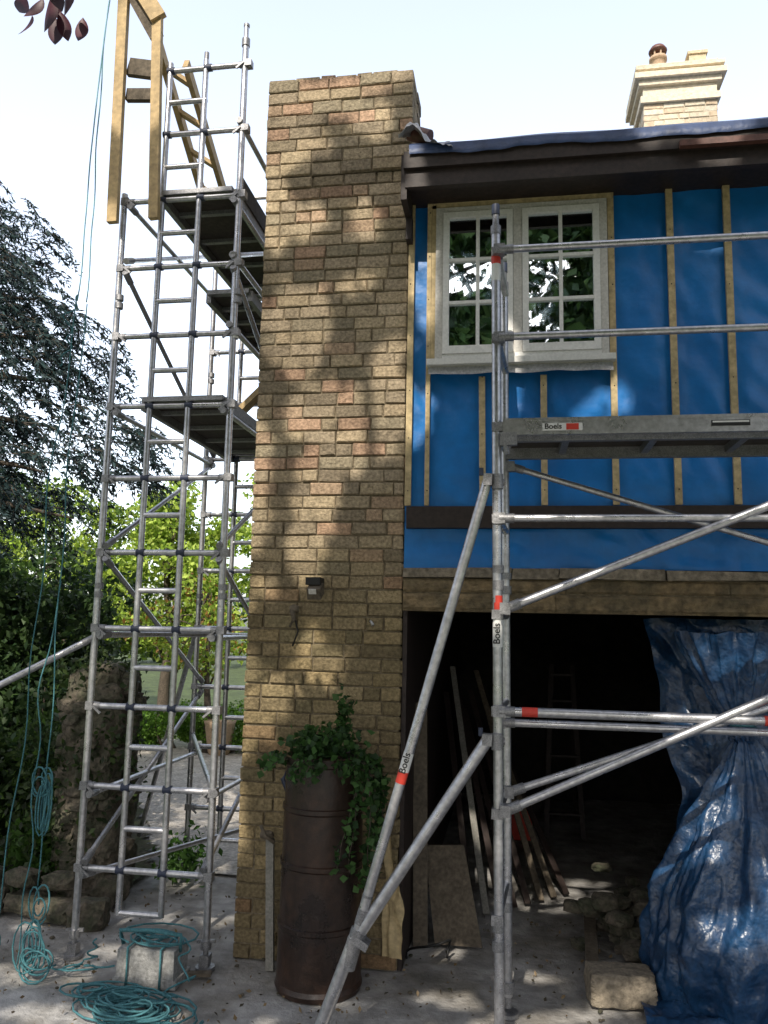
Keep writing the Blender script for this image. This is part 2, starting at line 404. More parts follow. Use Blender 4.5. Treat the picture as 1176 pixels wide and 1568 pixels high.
rc=MB()
def palc(z):
    c=random.choice([(.66,.58,.44),(.68,.60,.46),(.64,.54,.40),(.62,.49,.35),(.70,.63,.5)]); return c
cx0,cx1,cy0,cy1=1.60,2.46,9.3,10.0
def rcb(xa,xb,ya,yb,z0,z1):
    rc.box(xa+.012,xb-.012,ya+.012,yb-.012,z0,z1,M_cream,col=(.55,.48,.36))
    brickwall(rc,(xa,ya+.012,z0),(1,0,0),(0,0,1),(0,-1,0),xb-xa,z1-z0,M_cream,ch=.078,pal=palc,d=.010,jt=.008)
    brickwall(rc,(xa+.012,yb,z0),(0,-1,0),(0,0,1),(-1,0,0),yb-ya,z1-z0,M_cream,ch=.078,pal=palc,d=.010,jt=.008)
    brickwall(rc,(xb-.012,ya,z0),(0,1,0),(0,0,1),(1,0,0),yb-ya,z1-z0,M_cream,ch=.078,pal=palc,d=.010,jt=.008)
def rcp(e,z0,z1): rc.box(cx0-e,cx1+e,cy0-e,cy1+e,z0,z1,M_cream,j=.004,col=(.70,.62,.48))
rcb(cx0,cx1,cy0,cy1,7.3,8.52)
rcp(.035,8.52,8.60); rcp(.0,8.60,8.74); rcp(.05,8.74,8.81); rcp(.10,8.811,8.88); rcp(.04,8.88,8.93); rcp(.085,8.931,8.985); rcp(.02,8.985,9.03)
px,py=1.85,9.62
rc.chain([(px,py,9.02),(px,py,9.12),(px,py,9.13),(px,py,9.30),(px,py,9.31),(px,py,9.35)],[.13,.12,.095,.088,.11,.11],M_terra,n=20)
for k in range(6): rc.tube((px+.075*math.cos(k),py+.075*math.sin(k),9.34),(px+.075*math.cos(k),py+.075*math.sin(k),9.44),.012,M_terra,n=6)
rc.chain([(px,py,9.43),(px,py,9.45),(px,py,9.50),(px,py,9.52)],[.11,.115,.085,.03],M_redbrown,n=16)
rc.box(2.2,2.40,9.5,9.70,9.02,9.28,M_cream,col=(.6,.5,.34)); rc.box(2.18,2.42,9.48,9.72,9.281,9.32,M_cream,col=(.6,.5,.34))
rc.tube((2.46,9.9,8.3),(4.9,9.8,8.5),.006,M_black,n=5)
rc.build("ridge_chimney",house)

sl=empty("security_light"); mb=MB()
mb.box(-1.36,-1.26,YW-.12,YW-.0,2.41,2.46,M_black,j=.002); mb.box(-1.34,-1.25,YW-.15,YW-.04,2.33,2.405,M_wood2,rot=Matrix.Rotation(R(25),3,'X'))
mb.tube((-1.31,YW-.05,2.40),(-1.31,YW-.0,2.38),.02,M_black); mb.box(-1.325,-1.275,YW-.163,YW-.155,2.345,2.38,M_grey,rot=Matrix.Rotation(R(25),3,'X'))
mb.build("lamp_body",sl)
hk=MB(); hk.chain([(-1.46,YW+.0,2.26),(-1.46,YW-.06,2.24),(-1.44,YW-.08,2.18),(-1.47,YW-.07,2.13)],[.02,.018,.016,.01],M_wood2); hk.rock((-1.45,YW-.05,2.25),(.035,.03,.03),M_wood2,seed=3)
hk.chain([(-1.44,YW-.07,2.2),(-1.42,YW-.04,2.1),(-1.46,YW-.02,2.0)],.006,M_black); hk.build("wall_bracket")
hk=MB(); hk.chain([(-.94,YW+.0,2.17),(-.92,YW-.07,2.18),(-.9,YW-.09,2.15)],[.007,.007,.011],M_alu); hk.build("wall_hook")

# ------------------------------------------------------------------ left scaffold tower
TZ=[0.55+0.515*k for k in range(12)]
tl=empty("scaffold_tower"); 
xa,xb=-2.79,-1.90; sa,sb=-2.50,-2.21; YF,YR=5.1,6.9
r=.0235
mb=MB(); cp=MB()
def frame(Y,top_l,top_r,top_s):
    mb.tube((xa,Y,.12),(xa-.015,Y,top_l),r,M_alu); mb.tube((xb,Y,.12),(xb-.03,Y,top_r),r,M_alu)
    mb.tube((sa,Y,.28),(sa-.01,Y,top_s),r*.9,M_alu); mb.tube((sb,Y,.28),(sb-.02,Y,top_s),r*.9,M_alu)
    for i,z in enumerate(TZ):
        if z<min(top_l,top_r)+.01: mb.tube((xa,Y,z),(xb,Y,z),r*.86,M_alu)
        elif z<top_r: mb.tube((sa,Y,z),(xb-.02,Y,z),r*.86,M_alu)
        for xx in (sa,sb):
            cp.tube((xx-.03,Y,z),(xx+.026,Y,z),.027,M_clip)
        for xx,s in((xa,1),(xb,-1)):
            if xx==xa and z>top_l: continue
            cp.tube((xx+s*.02,Y,z),(xx+s*.07,Y,z),.0245,M_alud); cp.box(xx-.027,xx+.027,Y-.029,Y+.029,z-.026,z+.026,M_alud,j=.003)
            cp.beam((xx+s*.03,Y-.03,z-.0),(xx+s*.085,Y-.03,z-.045),.014,.012,M_alud,up=(0,1,0))
        z2=z+.257
        if z2<top_s: mb.tube((sa,Y,z2),(sb,Y,z2),r*.82,M_alu)
    mb.tube((sa,Y,.29),(sb,Y,.29),r*.85,M_alu)
    for zc in (2.35,4.42):
        for xx in(xa,xb):
            cp.tube((xx,Y,zc-.05),(xx-.001,Y,zc-.01),.030,M_alud); cp.tube((xx,Y,zc+.01),(xx-.001,Y,zc+.05),.030,M_alud)
frame(YF,5.25,6.42,6.28); frame(YR,6.3,6.3,6.28)
for (X,Y) in((xa,YF),(xb,YF),(xa,YR),(xb,YR)):
    cp.tube((X,Y,.02),(X,Y,.3),.017,M_alud); cp.tube((X,Y,.12),(X,Y,.17),.034,M_alud); cp.tube((X,Y,.0),(X,Y,.02),.06,M_alud,n=16)
    cp.beam((X-.06,Y,.16),(X+.06,Y,.17),.015,.02,M_alud); cp.box(X-.03,X+.03,Y-.03,Y+.03,.02,.09,M_alud,j=.004)
cp.tube((xb-.03,YF,6.4),(xb-.032,YF,6.52),.018,M_alu); cp.tube((xb-.03,YF,6.36),(xb-.03,YF,6.42),.03,M_alud); cp.tube((xb-.03,YF,6.52),(xb-.03,YF,6.54),.022,M_alud)
cp.tube((sb-.02,YF,6.25),(sb-.02,YF,6.34),.018,M_alud)
rb=.018
def brace(p,q,rr=rb):
    p=Vector(p);q=Vector(q);mb.tube(p,q,rr,M_alu); d=(q-p).normalized()
    for e,s in((p,1),(q,-1)):
        cp.tube(e+d*s*-.04,e+d*s*.06,.024,M_alud); 
def side(x):
    fl=1
    for k in range(0,11,2):
        z=TZ[k]
        if k+2<len(TZ):
            a,b=(YF,YR) if fl>0 else (YR,YF)
            brace((x,a,z+.06),(x,b,TZ[k+2]-.06)); fl=-fl
side(xa+.05); side(xb-.03)
for k in (1,3,6,9): 
    brace((xb-.05,YF,TZ[k]-.05),(xb-.05,YR,TZ[k]-.05)); brace((xa+.05,YF,TZ[k]-.05),(xa+.05,YR,TZ[k]-.05))
for k in (7,8,10):
    brace((xb-.04,YF,TZ[k]+.05),(xb-.04,YR,TZ[k]+.05),.02)
brace((xa+.05,YF,TZ[3]-.04),(xb-.05,YR,TZ[3]-.05)); brace((xa+.05,YF,TZ[0]-.04),(xb-.05,YR,TZ[0]-.05))
brace((xb,YF,TZ[1]),(xa,YR,TZ[1]+.1))
brace((xa-.03,YF,2.02),(-3.75,4.7,1.45),.023); brace((-3.75,4.7,1.45),(-4.6,4.35,.95),.023)
brace((xb+.0,YR,1.5),(-1.85,7.6,.1),.023); brace((xa-.03,YR,2.0),(-3.6,7.7,.1),.023)
def platform(z,x0,x1,y0=YF,y1=YR):
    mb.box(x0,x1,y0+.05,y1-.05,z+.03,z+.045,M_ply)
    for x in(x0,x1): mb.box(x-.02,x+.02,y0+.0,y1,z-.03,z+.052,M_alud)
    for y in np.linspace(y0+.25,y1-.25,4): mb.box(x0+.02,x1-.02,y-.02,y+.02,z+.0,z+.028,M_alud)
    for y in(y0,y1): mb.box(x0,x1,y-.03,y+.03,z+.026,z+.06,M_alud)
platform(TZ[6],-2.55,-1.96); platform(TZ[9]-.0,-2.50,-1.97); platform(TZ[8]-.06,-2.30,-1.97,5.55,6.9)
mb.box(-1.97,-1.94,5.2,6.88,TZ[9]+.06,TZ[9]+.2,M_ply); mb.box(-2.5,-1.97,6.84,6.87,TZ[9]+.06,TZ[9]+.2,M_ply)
mb.tube((xb-.004,YF,4.14),(xb-.004,YF,4.165),.0246,M_red,caps=False); mb.tube((xb-.004,YF,4.11),(xb-.004,YF,4.14),.0246,M_white,caps=False)
mb.build("tubes",tl); cp.build("couplers",tl)

th=MB()
th.beam((-2.83,5.0,4.98),(-2.88,5.0,7.3),.075,.045,M_wood,up=(0,-1,0))
th.beam((-2.525,5.02,5.0),(-2.60,5.02,6.62),.07,.045,M_wood,up=(0,-1,0))
th.beam((-2.90,4.97,7.1),(-2.58,5.0,6.58),.05,.12,M_wood,up=(0,0,1))
th.beam((-2.90,5.03,6.98),(-2.60,5.03,6.45),.045,.10,M_wood2,up=(0,0,1))
th.beam((-2.82,5.06,6.25),(-2.60,5.06,6.2),.045,.13,M_wood2,up=(0,0,1)); th.beam((-2.82,5.06,6.02),(-2.60,5.06,6.0),.045,.09,M_wood2,up=(0,0,1))
th.beam((-2.62,5.1,6.45),(-2.75,6.7,5.75),.045,.09,M_wood)
th.beam((-2.42,5.16,6.32),(-2.50,6.75,5.60),.04,.09,M_wood)
for k in range(5):
    t=k/5+.1; a=Vector((-2.62,5.1,6.45)).lerp(Vector((-2.75,6.7,5.75)),t); b=Vector((-2.42,5.16,6.32)).lerp(Vector((-2.50,6.75,5.60)),t)
    th.beam(a,b,.06,.03,M_wood)
th.beam((-2.55,6.85,4.0),(-1.9,6.8,4.6),.12,.05,M_wood)
th.build("timber_hoist_frame")

rp=MB()
def hang(p,q,sag=0,w=.01,rr=.0065,m=M_rope,n=30):
    p=Vector(p);q=Vector(q);pts=[]
    for i in range(n+1):
        t=i/n; c=p.lerp(q,t); c.z-=sag*4*t*(1-t)
        c+=Vector((noise.noise(Vector((t*5,p.x*7,0)))*w,noise.noise(Vector((t*5,p.x*7,5)))*w,0)); pts.append(c)
    rp.chain(pts,rr,m,n=6)
hang((-2.93,4.93,7.2),(-2.95,4.93,4.35),0,.04,.005,M_rope2); hang((-2.90,4.9,7.2),(-3.0,4.9,4.35),0,.05,.005,M_rope2)
hang((-2.95,4.93,4.35),(-2.93,4.85,.5),0,.04,.0045); hang((-3.0,4.9,4.4),(-3.22,4.9,.05),0,.05,.0045)
hang((-3.0,4.9,4.4),(-3.12,4.95,3.9),0.02,.08,.005); hang((-2.97,4.9,2.4),(-3.0,4.8,.05),0,.06,.0045)
def hank(c,rx,rz,n,th=.0055,ry=.04):
    c=Vector(c);pts=[]
    ph=random.random()*6
    for i in range(n*14):
        t=i/14*2*math.pi; k=1+.8*noise.noise(Vector((i*.09,ph,0)))
        pts.append(c+Vector((math.cos(t)*rx*k+.07*noise.noise(Vector((i*.07,ph,2))),ry*noise.noise(Vector((i*.1,ph,4)))+math.sin(t*.5)*ry*.5,math.sin(t)*rz*k+.07*noise.noise(Vector((i*.08,ph,8))))))
    rp.chain(pts,th,M_rope,n=6)
hank((-2.93,4.86,.98),.03,.15,5); hank((-2.96,4.84,1.12),.04,.06,3)
hank((-2.88,4.78,.42),.04,.09,3); hank((-2.86,4.74,.2),.06,.12,6); hank((-2.84,4.74,.10),.08,.07,6); hank((-3.24,4.88,.12),.05,.10,6)
def heap(c,rad,n,h,th=.0058):
    c=Vector(c);pts=[]; ph=random.random()*9
    for i in range(n*16):
        t=i/16*2*math.pi*(1+.15*math.sin(i*.01)); k=.3+.7*abs(math.sin(i*.031+ph))+.8*noise.noise(Vector((i*.05,ph,0)))
        pts.append(c+Vector((math.cos(t)*rad*k+.7*rad*noise.noise(Vector((i*.045,ph,5))),math.sin(t)*rad*.7*k+.6*rad*noise.noise(Vector((i*.04,ph,9))),.012+h*abs(noise.noise(Vector((i*.06,ph,7))))*(1.2-k*.6)*1.6)))
    rp.chain(pts,th,M_rope,n=6)
heap((-2.12,4.5,0),.22,16,.12); heap((-2.0,4.42,0),.2,9,.08); heap((-2.35,4.6,0),.2,6,.05)
heap((-2.16,4.93,.2),.18,6,.07); 
hang((-2.4,4.8,.1),(-2.75,4.85,.05),.02,.2,.0055); hang((-1.9,4.8,.22),(-1.98,4.6,.02),0.02,.2,.0055); hang((-2.0,4.4,.02),(-1.6,4.3,.02),0,.2,.0055)
hang((-2.45,4.78,.25),(-2.62,4.9,.05),.03,.1,.0055)
rp.build("blue_rope")
bb=MB()
bb.box(-2.34,-1.98,4.8,5.0,.03,.2,M_conc2,j=.008); bb.box(-2.36,-1.96,4.79,5.02,.0,.045,M_conc2,j=.006)
bb.chain([(-2.34,4.88,.18),(-2.36,4.86,.28),(-2.16,4.84,.3),(-1.97,4.86,.28),(-1.98,4.88,.18)],.012,M_rope)
for xx in(-2.27,-2.06): bb.chain([(xx,4.785,.0),(xx,4.785,.215),(xx,5.01,.215),(xx,5.02,.02)],.008,M_rope)
bb.build("ballast_block")

# ------------------------------------------------------------------ right scaffold tower
tr=empty("scaffold_tower"); mb=MB(); cp=MB()
A0=(-.075,4.3); B0=(-.035,4.88)
r=.0255; XE=2.5
for (X,Y),top in((A0,4.38),(B0,4.3),((XE,4.3),4.4),((XE,4.88),4.3)):
    mb.tube((X+.01,Y,.10),(X-.01,Y,top),r,M_alu,n=18)
    for zc in (.62,2.42,):
        cp.tube((X+.004,Y,zc-.07),(X+.004,Y,zc-.02),.031,M_alud); cp.tube((X+.004,Y,zc+.02),(X+.004,Y,zc+.06),.031,M_alud)
    cp.tube((X+.01,Y,.04),(X+.01,Y,.34),.018,M_alud); cp.tube((X+.01,Y,.12),(X+.01,Y,.18),.036,M_alud)
    cp.tube((X+.01,Y,.0),(X+.01,Y,.02),.06,M_alud,n=18)
    cp.tube((X-.01,Y,top),(X-.011,Y,top+.12),.019,M_alud); cp.tube((X-.011,Y,top+.1),(X-.011,Y,top+.16),.024,M_clip); cp.tube((X-.01,Y,top-.02),(X-.01,Y,top+.03),.030,M_alud)
zl=[4.25,3.74,3.235,2.73,2.22,1.72,1.21,.70]
for z in zl:
    for X in(A0[0],XE):
        mb.tube((X,4.3,z),(X+.04,4.88,z),.022,M_alu); cp.box(X-.030,X+.030,4.268,4.332,z-.025,z+.025,M_alud,j=.002)
for z,Y in((4.25,4.26),(3.74,4.26),(2.73,4.26),(1.725,4.26),(1.66,4.34)):
    mb.tube((A0[0]+.03,Y,z),(XE-.03,Y,z),.0205 if z!=1.725 else .024,M_alu,n=16)
    cp.tube((A0[0]+.01,Y,z),(A0[0]+.09,Y,z),.026,M_alud); cp.box(A0[0]-.02,A0[0]+.04,Y-.02,Y+.03,z-.03,z+.026,M_alud,j=.003)
def br2(p,q,rr=.021):
    p=Vector(p);q=Vector(q);mb.tube(p,q,rr,M_alu,n=16);d=(q-p).normalized();cp.tube(p-d*.02,p+d*.08,rr+.006,M_alud)
    cp.box(p.x-.03,p.x+.02,p.y-.03,p.y+.03,p.z-.03,p.z+.03,M_alud,j=.003)
br2((-.03,4.25,2.25),(2.40,4.25,3.25),.0225)
br2((.0,4.86,3.13),(2.4,4.86,2.37),.019)
br2((-.03,4.25,1.235),(2.40,4.25,2.38),.0215)
br2((-.01,4.5,1.28),(2.4,4.86,2.1),.021)
mb.box(.0,XE-.05,4.36,4.84,3.235,3.25,M_ply)
for y in(4.37,4.83): mb.box(-.03,XE-.03,y-.02,y+.02,3.17,3.255,M_alud)
for x in np.linspace(.3,2.2,5): mb.box(x-.02,x+.02,4.39,4.81,3.19,3.234,M_alud)
mb.box(-.045,XE-.02,4.262,4.285,3.185,3.275,M_alu); mb.box(-.045,XE-.02,4.258,4.288,3.262,3.277,M_alu); 
cp.box(-.06,.03,4.255,4.30,3.13,3.2,M_alud,j=.003); cp.tube((-.05,4.27,3.2),(-.02,4.27,3.08),.014,M_alud)
mb.box(.165,.375,4.2575,4.2615,3.205,3.245,M_white)
mb.box(.29,.355,4.2555,4.2574,3.208,3.242,M_red)
mb.box(1.03,1.22,4.2575,4.2615,3.215,3.245,M_black); mb.box(1.035,1.215,4.2565,4.2574,3.232,3.241,M_white)
mb.tube((A0[0]+.001,4.3,2.05),(A0[0]+.001,4.3,2.22),.0262,M_white,n=18,caps=False)
mb.tube((A0[0]+.001,4.3,2.24),(A0[0]+.001,4.3,2.32),.0262,M_red,n=18,caps=False)
mb.tube((A0[0]-.009,4.3,4.18),(A0[0]-.009,4.3,4.23),.0264,M_red,n=18,caps=False); mb.tube((A0[0]-.009,4.3,4.08),(A0[0]-.009,4.3,4.18),.0262,M_white,n=18,caps=False)
mb.tube((.05,4.26,1.725),(.13,4.26,1.725),.0245,M_red,n=16,caps=False); mb.tube((1.22,4.26,1.725),(1.35,4.26,1.725),.0245,M_red,n=16,caps=False)
S1=Vector((-.13,4.27,2.93)); S2=Vector((-.80,4.27,.54)); S3=Vector((-1.01,4.25,0.0))
mb.tube(S1,S2,.0265,M_alu,n=20); mb.tube(S2+(S1-S2)*.03,S3,.033,M_alu,n=20)
cp.tube(S2+(S1-S2)*.03,S2+(S1-S2)*.0,.037,M_alud); 
Q1=Vector((-.13,4.27,1.57)); Q2=Vector((-.765,4.27,.60))
mb.tube(Q1,Q2,.031,M_alu,n=20)
cp.tube(S2+(S1-S2)*.01,S2+(S1-S2)*-.05,.041,M_alud,n=16); cp.tube(Q2,Q2+(Q2-Q1)*.06,.036,M_alud,n=16); cp.box(-.8,-.72,4.23,4.31,.53,.57,M_alud,j=.003,rot=Matrix.Rotation(R(30),3,'Y'))
cp.tube(S3+Vector((0,0,.0)),S3+Vector((0,0,.03)),.07,M_black,n=16)
for q in(S1,Q1):
    cp.tube(q+Vector((-.02,0,0)),q+Vector((.09,.03,.0)),.02,M_alud); cp.box(q.x-.02,q.x+.03,q.y-.035,q.y+.03,q.z-.02,q.z+.04,M_alud,j=.004); cp.tube(q+Vector((.055,0,-.04)),q+Vector((.055,0,.04)),.032,M_alud)
    cp.tube(q+Vector((-.03,-.03,.03)),q+Vector((-.03,-.03,.07)),.012,M_clip)
d=(S2-S1)
for a,b,m_ in((.60,.64,M_white),(.64,.665,M_red)):
    mb.tube(S1+d*a,S1+d*b,.0273,m_,n=20,caps=False)
mb.tube(S1+d*.90,S1+d*.905,.0275,M_alud,n=20); mb.tube(S1+d*.93,S1+d*.96,.028,M_alud,n=20)
mb.build("tubes",tr); cp.build("couplers",tr)
def text(s,loc,size,rot,m,parent):
    cu=bpy.data.curves.new("lettering","FONT"); cu.body=s; cu.size=size; cu.offset=size*.015; cu.extrude=.0004
    ob=bpy.data.objects.new("lettering",cu); COL.objects.link(ob); ob.location=loc; ob.rotation_euler=rot; cu.materials.append(m); ob.parent=parent
text("Boels",(.175,4.256,3.214),.042,(R(90),0,0),M_black,tr)
text("Boels",(-.062,4.272,2.065),.05,(R(90),R(-90),0),M_black,tr)
ang=math.atan2(d.z,d.x)
text("Boels",tuple(S1+d*.645+Vector((.012,-.0278,0))),.05,(R(90),-(ang+math.pi),0),M_black,tr)

# ------------------------------------------------------------------ pot with ivy
pt=empty("potted_ivy"); mb=MB()
pc=(-1.155,5.03)
prof=[(0,.255),(.03,.264),(.055,.255),(.35,.252),(.362,.261),(.385,.261),(.39,.249),(.70,.247),(.712,.257),(.735,.257),(.74,.245),(1.02,.243),(1.032,.253),(1.055,.253),(1.06,.241),(1.29,.238),(1.30,.249),(1.345,.249),(1.35,.235),(1.33,.225),(1.25,.222)]
for i in range(len(prof)-1):
    (z1,r1),(z2,r2)=prof[i],prof[i+1]
    n=64; vs=[]
    for k in range(n):
        t=2*math.pi*k/n
        for z,rr in((z1,r1),(z2,r2)):
            q=rr*(1+.008*noise.noise(Vector((math.cos(t)*2,math.sin(t)*2,z*3)))); vs.append((pc[0]+q*math.cos(t),pc[1]+q*math.sin(t),z))
    mb.add(vs,[[2*k,2*((k+1)%n),2*((k+1)%n)+1,2*k+1] for k in range(n)],M_pot,True)
mb.tube((pc[0],pc[1],1.2),(pc[0],pc[1],1.27),.222,M_soil,n=32)
vine=[]
for i in range(30):
    a=random.uniform(-.7,.3) if i<12 else random.uniform(0,6.3)
    p=Vector((pc[0]+.16*math.cos(a),pc[1]-abs(.16*math.sin(a))*1.1,1.33)); pts=[p]
    L=random.choice([.25,.4,.6,.75]) if i<12 else random.uniform(.05,.12)
    dirv=Vector((math.cos(a),-abs(math.sin(a))-.2,.6)).normalized(); q=p.copy()
    for k in range(int(L/.04)+2):
        dirv=(dirv+Vector((random.uniform(-.3,.18),random.uniform(-.2,.15),-.42))).normalized(); q=q+dirv*.04
        dx=Vector((q.x-pc[0],q.y-pc[1],0))
        if q.z<1.35 and dx.length<.27: dx=dx.normalized()*.275; q.x=pc[0]+dx.x; q.y=min(pc[1]+dx.y,5.25)
        pts.append(q.copy())
    mb.chain(pts,.003,M_bark,n=5); vine+=pts[1:]
mb.build("chimney_pot",pt)
P=[]
for p in vine:
    for k in range(3): P.append((p.x+random.gauss(0,.02),min(p.y+random.gauss(0,.02)-.01,5.27),p.z+random.gauss(0,.02)))
P=np.array(P)
T=rng.normal(size=(700,3))*np.array([.10,.09,.045])+np.array([pc[0]+.0,pc[1]-.03,1.41]); T=T[T[:,2]>1.33]
T2=rng.normal(size=(110,3))*np.array([.03,.03,.08])+np.array([pc[0]+.10,pc[1]+.05,1.58])
P2=np.concatenate([P,T,T2]); P2[:,1]=np.minimum(P2[:,1],5.26)
IV=[(.035,.085,.02),(.05,.12,.03),(.025,.06,.018),(.07,.15,.04)]
leaves("ivy_leaves",P2,.045,IV,M_leaf,pt,aspect=.95)
pst=MB(); pst.beam((-1.50,5.17,0),(-1.54,5.2,.78),.05,.03,M_stake,up=(0,1,0)); pst.rock((-1.56,5.19,.8),(.05,.03,.03),M_wood2,seed=5); pst.chain([(-1.6,5.18,.86),(-1.56,5.16,.80),(-1.5,5.17,.76)],.012,M_wood2); pst.build("timber_stake")
pst=MB(); pst.chain([(-1.42,5.19,1.05),(-1.46,5.16,1.16),(-1.44,5.2,1.2)],.015,M_clip); pst.chain([(-1.45,5.2,0.0),(-1.45,5.2,.5),(-1.44,5.2,1.05)],.008,M_black); pst.build("garden_tap")

# ------------------------------------------------------------------ garage contents
gc=empty("stored_timber"); mb=MB()
random.seed(11)
for i in range(8):
    x=-.55+i*.055; mb.beam((x+.25+.05*i,6.3+.1*i,0.02),(x-.08,7.9+.05*i,1.45+random.uniform(-.2,.4)),.05,.015,random.choice([M_wood2,M_stake,M_dark]))
mb.beam((-.62,5.75,.0),(-.66,5.9,1.6),.10,.02,M_wood2)
mb.build("leaning_boards",gc)
pl=MB(); pl.add([(-.52,5.75,0.02),(-.2,5.75,.02),(-.34,5.95,.62),(-.62,5.95,.6),(-.52,5.77,0.02),(-.2,5.77,.02),(-.34,5.97,.62),(-.62,5.97,.6)],[[0,1,2,3],[7,6,5,4],[0,4,5,1],[1,5,6,2],[2,6,7,3],[3,7,4,0]],M_wood2)
pl.build("plywood_offcut")
yb=MB(); yb.grid(lambda a,b: Vector((-.80+a*.13+.03*noise.noise(Vector((a*3,b*3,0))),5.22-.03*a+.03*noise.noise(Vector((a*2,b*3,5))),.12+b*.85*(1-.6*a))),10,16,M_batt); yb.build("insulation_offcut")
ld=MB()
for x in(.35,.72):
    ld.beam((x,8.8,0.02),(x+(.09 if x<.5 else -.06),9.3,1.75),.05,.025,M_dark); ld.beam((x,9.9,0.02),(x+(.09 if x<.5 else -.06),9.35,1.75),.04,.02,M_dark)
for k in range(6): ld.beam((.37+.013*k,8.85+.08*k,.28*k+.25),(.71-.008*k,8.85+.08*k,.28*k+.25),.09,.02,M_dark)
ld.build("step_ladder")
fc=MB(); fc.box(-.02,.2,8.6,8.75,.02,.3,M_red,j=.01); fc.tube((.0,8.68,.3),(.06,8.68,.36),.02,M_black); fc.beam((.04,8.68,.35),(.16,8.68,.35),.02,.02,M_red); fc.build("fuel_can")
rb_=MB()
for i in range(50):
    k=random.random(); rb_.rock((.82+random.gauss(0,.14),5.95+random.gauss(0,.28),.05+random.random()*.32*(1-k*.4)),(random.uniform(.05,.12),random.uniform(.05,.1),random.uniform(.03,.06)),M_rock,seed=i,rz=random.random()*3,squar=.9,amp=.15)
rb_.beam((.48,5.3,.06),(.55,6.3,.12),.08,.04,M_wood2)
rb_.build("rubble_pile")
sb_=MB(); sb_.rock((.62,5.16,.10),(.22,.12,.105),M_stone,seed=9,sub=4,amp=.06,squar=.98,rz=.08); sb_.build("stone_block")
hs=MB(); hs.chain([(-.68+.3*t-.06*math.sin(t*7),5.5+.06*math.sin(t*9),.014+.22*max(0,math.sin(t*3.1))*t) for t in np.linspace(0,1,24)],.008,M_black); hs.build("cable_loop")

tp=MB()
def ridge(p): return 1-2*abs(noise.noise(p))
def fsheet(a,b):
    x=.90+a*1.9; z=2.24-b*2.1
    fold=.06*math.sin(a*26+2*math.sin(b*2+a*3))*(.3+b)+.12*noise.noise(Vector((x*3,z*1.6,0)))+.04*noise.noise(Vector((x*8,z*6,3)))+.05*ridge(Vector((x*3.2,z*3.2,8)))
    xx=x+.06*noise.noise(Vector((z*3,0,0)))*(1-a)+(.30*b*(1-a)**2 if b<.55 else .30*.55*(1-a)**2)
    return Vector((xx,5.66+fold-.10*b,z-.03*noise.noise(Vector((x*6,0,0)))))
tp.grid(fsheet,160,140,M_tarp)
tp.build("tarpaulin_sheet")
bg=MB()
prof=[(0,.46),(.06,.54),(.2,.60),(.4,.60),(.6,.55),(.8,.47),(1.0,.36),(1.2,.25),(1.38,.14),(1.5,.075),(1.56,.06),(1.62,.085),(1.78,.16),(1.95,.24),(2.15,.32)]
def interp(z):
    for (a,ra),(b,rb) in zip(prof,prof[1:]):
        if a<=z<=b:
            t=(z-a)/(b-a); t=t*t*(3-2*t)*.5+t*.5; return ra+(rb-ra)*t
    return prof[-1][1]
def fbag(a,b):
    th=a*2*math.pi; z=2.15*b; rr=interp(z)
    p=Vector((math.cos(th)*1.6,math.sin(th)*1.6,z*1.1))
    k=1+.08*math.sin(th*13+2.2*noise.noise(p))*(.25+1.0*min(1,z/1.5))+.16*noise.noise(p*1.3)+.08*noise.noise(p*3.1)+.09*(ridge(p*2.6+Vector((4,4,4)))-.6)+.035*ridge(p*5.5)
    rr*=k; cxx=1.40+.04*math.sin(z*2); cyy=5.28+.05*z*(z>1.5)
    return Vector((cxx+rr*math.cos(th),cyy+rr*.68*math.sin(th),z+.03*noise.noise(p*2)*(z>.05)))
bg.grid(fbag,260,210,M_tarp)
bg.chain([(1.40+.075*math.cos(t*.5),5.3+.06*math.sin(t*.5),1.55+.002*t) for t in range(30)],.006,M_rope)
def fskirt(a,b):
    x=.72+a*1.7; y=4.82-.12*math.sin(a*3)+b*.55; return Vector((x,y,.012+.07*abs(noise.noise(Vector((x*5,y*5,0))))+.03*abs(noise.noise(Vector((x*14,y*14,0))))+.04*b))
bg.grid(fskirt,110,40,M_tarp)
bg.build("tarpaulin_bundle")

# ------------------------------------------------------------------ ground
g=MB(); g.add([(-400,-400,-.03),(400,-400,-.03),(400,400,-.03),(-400,400,-.03)],[[0,1,2,3]],M_land); g.build("ground")
g=MB()
def fg(a,b):
    x=-5.2+a*12.2; y=-4+b*15
    return Vector((x,y,.006*noise.noise(Vector((x*1.2,y*1.2,0)))+.003*noise.noise(Vector((x*6,y*6,3)))-.008))
g.grid(fg,200,200,M_conc); g.build("concrete_yard")
g=MB()
def fd(a,b):
    y=6.9+b*7.3; xl=-3.0-b*4.2; xr=-1.9-b*1.2
    x=xl+a*(xr-xl); return Vector((x+.08*noise.noise(Vector((y*2,a,0))),y,.012+.008*noise.noise(Vector((x*2,y*2,0)))))
g.grid(fd,60,80,M_gravel); g.build("gravel_driveway")
g=MB()
def fs(a,b):
    x=-14+a*(14-3.05)-.6*max(0,b-.25)*3; y=5.75+b*9; return Vector((x,y,.03+.06*min(1,(1-a)*8)+.05*noise.noise(Vector((x,y,0)))))
g.grid(fs,80,60,M_soil,skip=lambda a,b: (-14+a*10.95-.6*max(0,b-.25)*3)>-3.05-max(0,(b*9-1.15))*.575); g.build("planting_bed")
es=MB(); random.seed(5)
for i in range(14):
    x=-2.95-i*.28; es.rock((x,5.62+random.gauss(0,.03)+.02*i,.09),(random.uniform(.12,.17),.10,random.uniform(.08,.12)),M_rock,seed=i,rz=random.uniform(-.2,.2),squar=.8,sub=3)
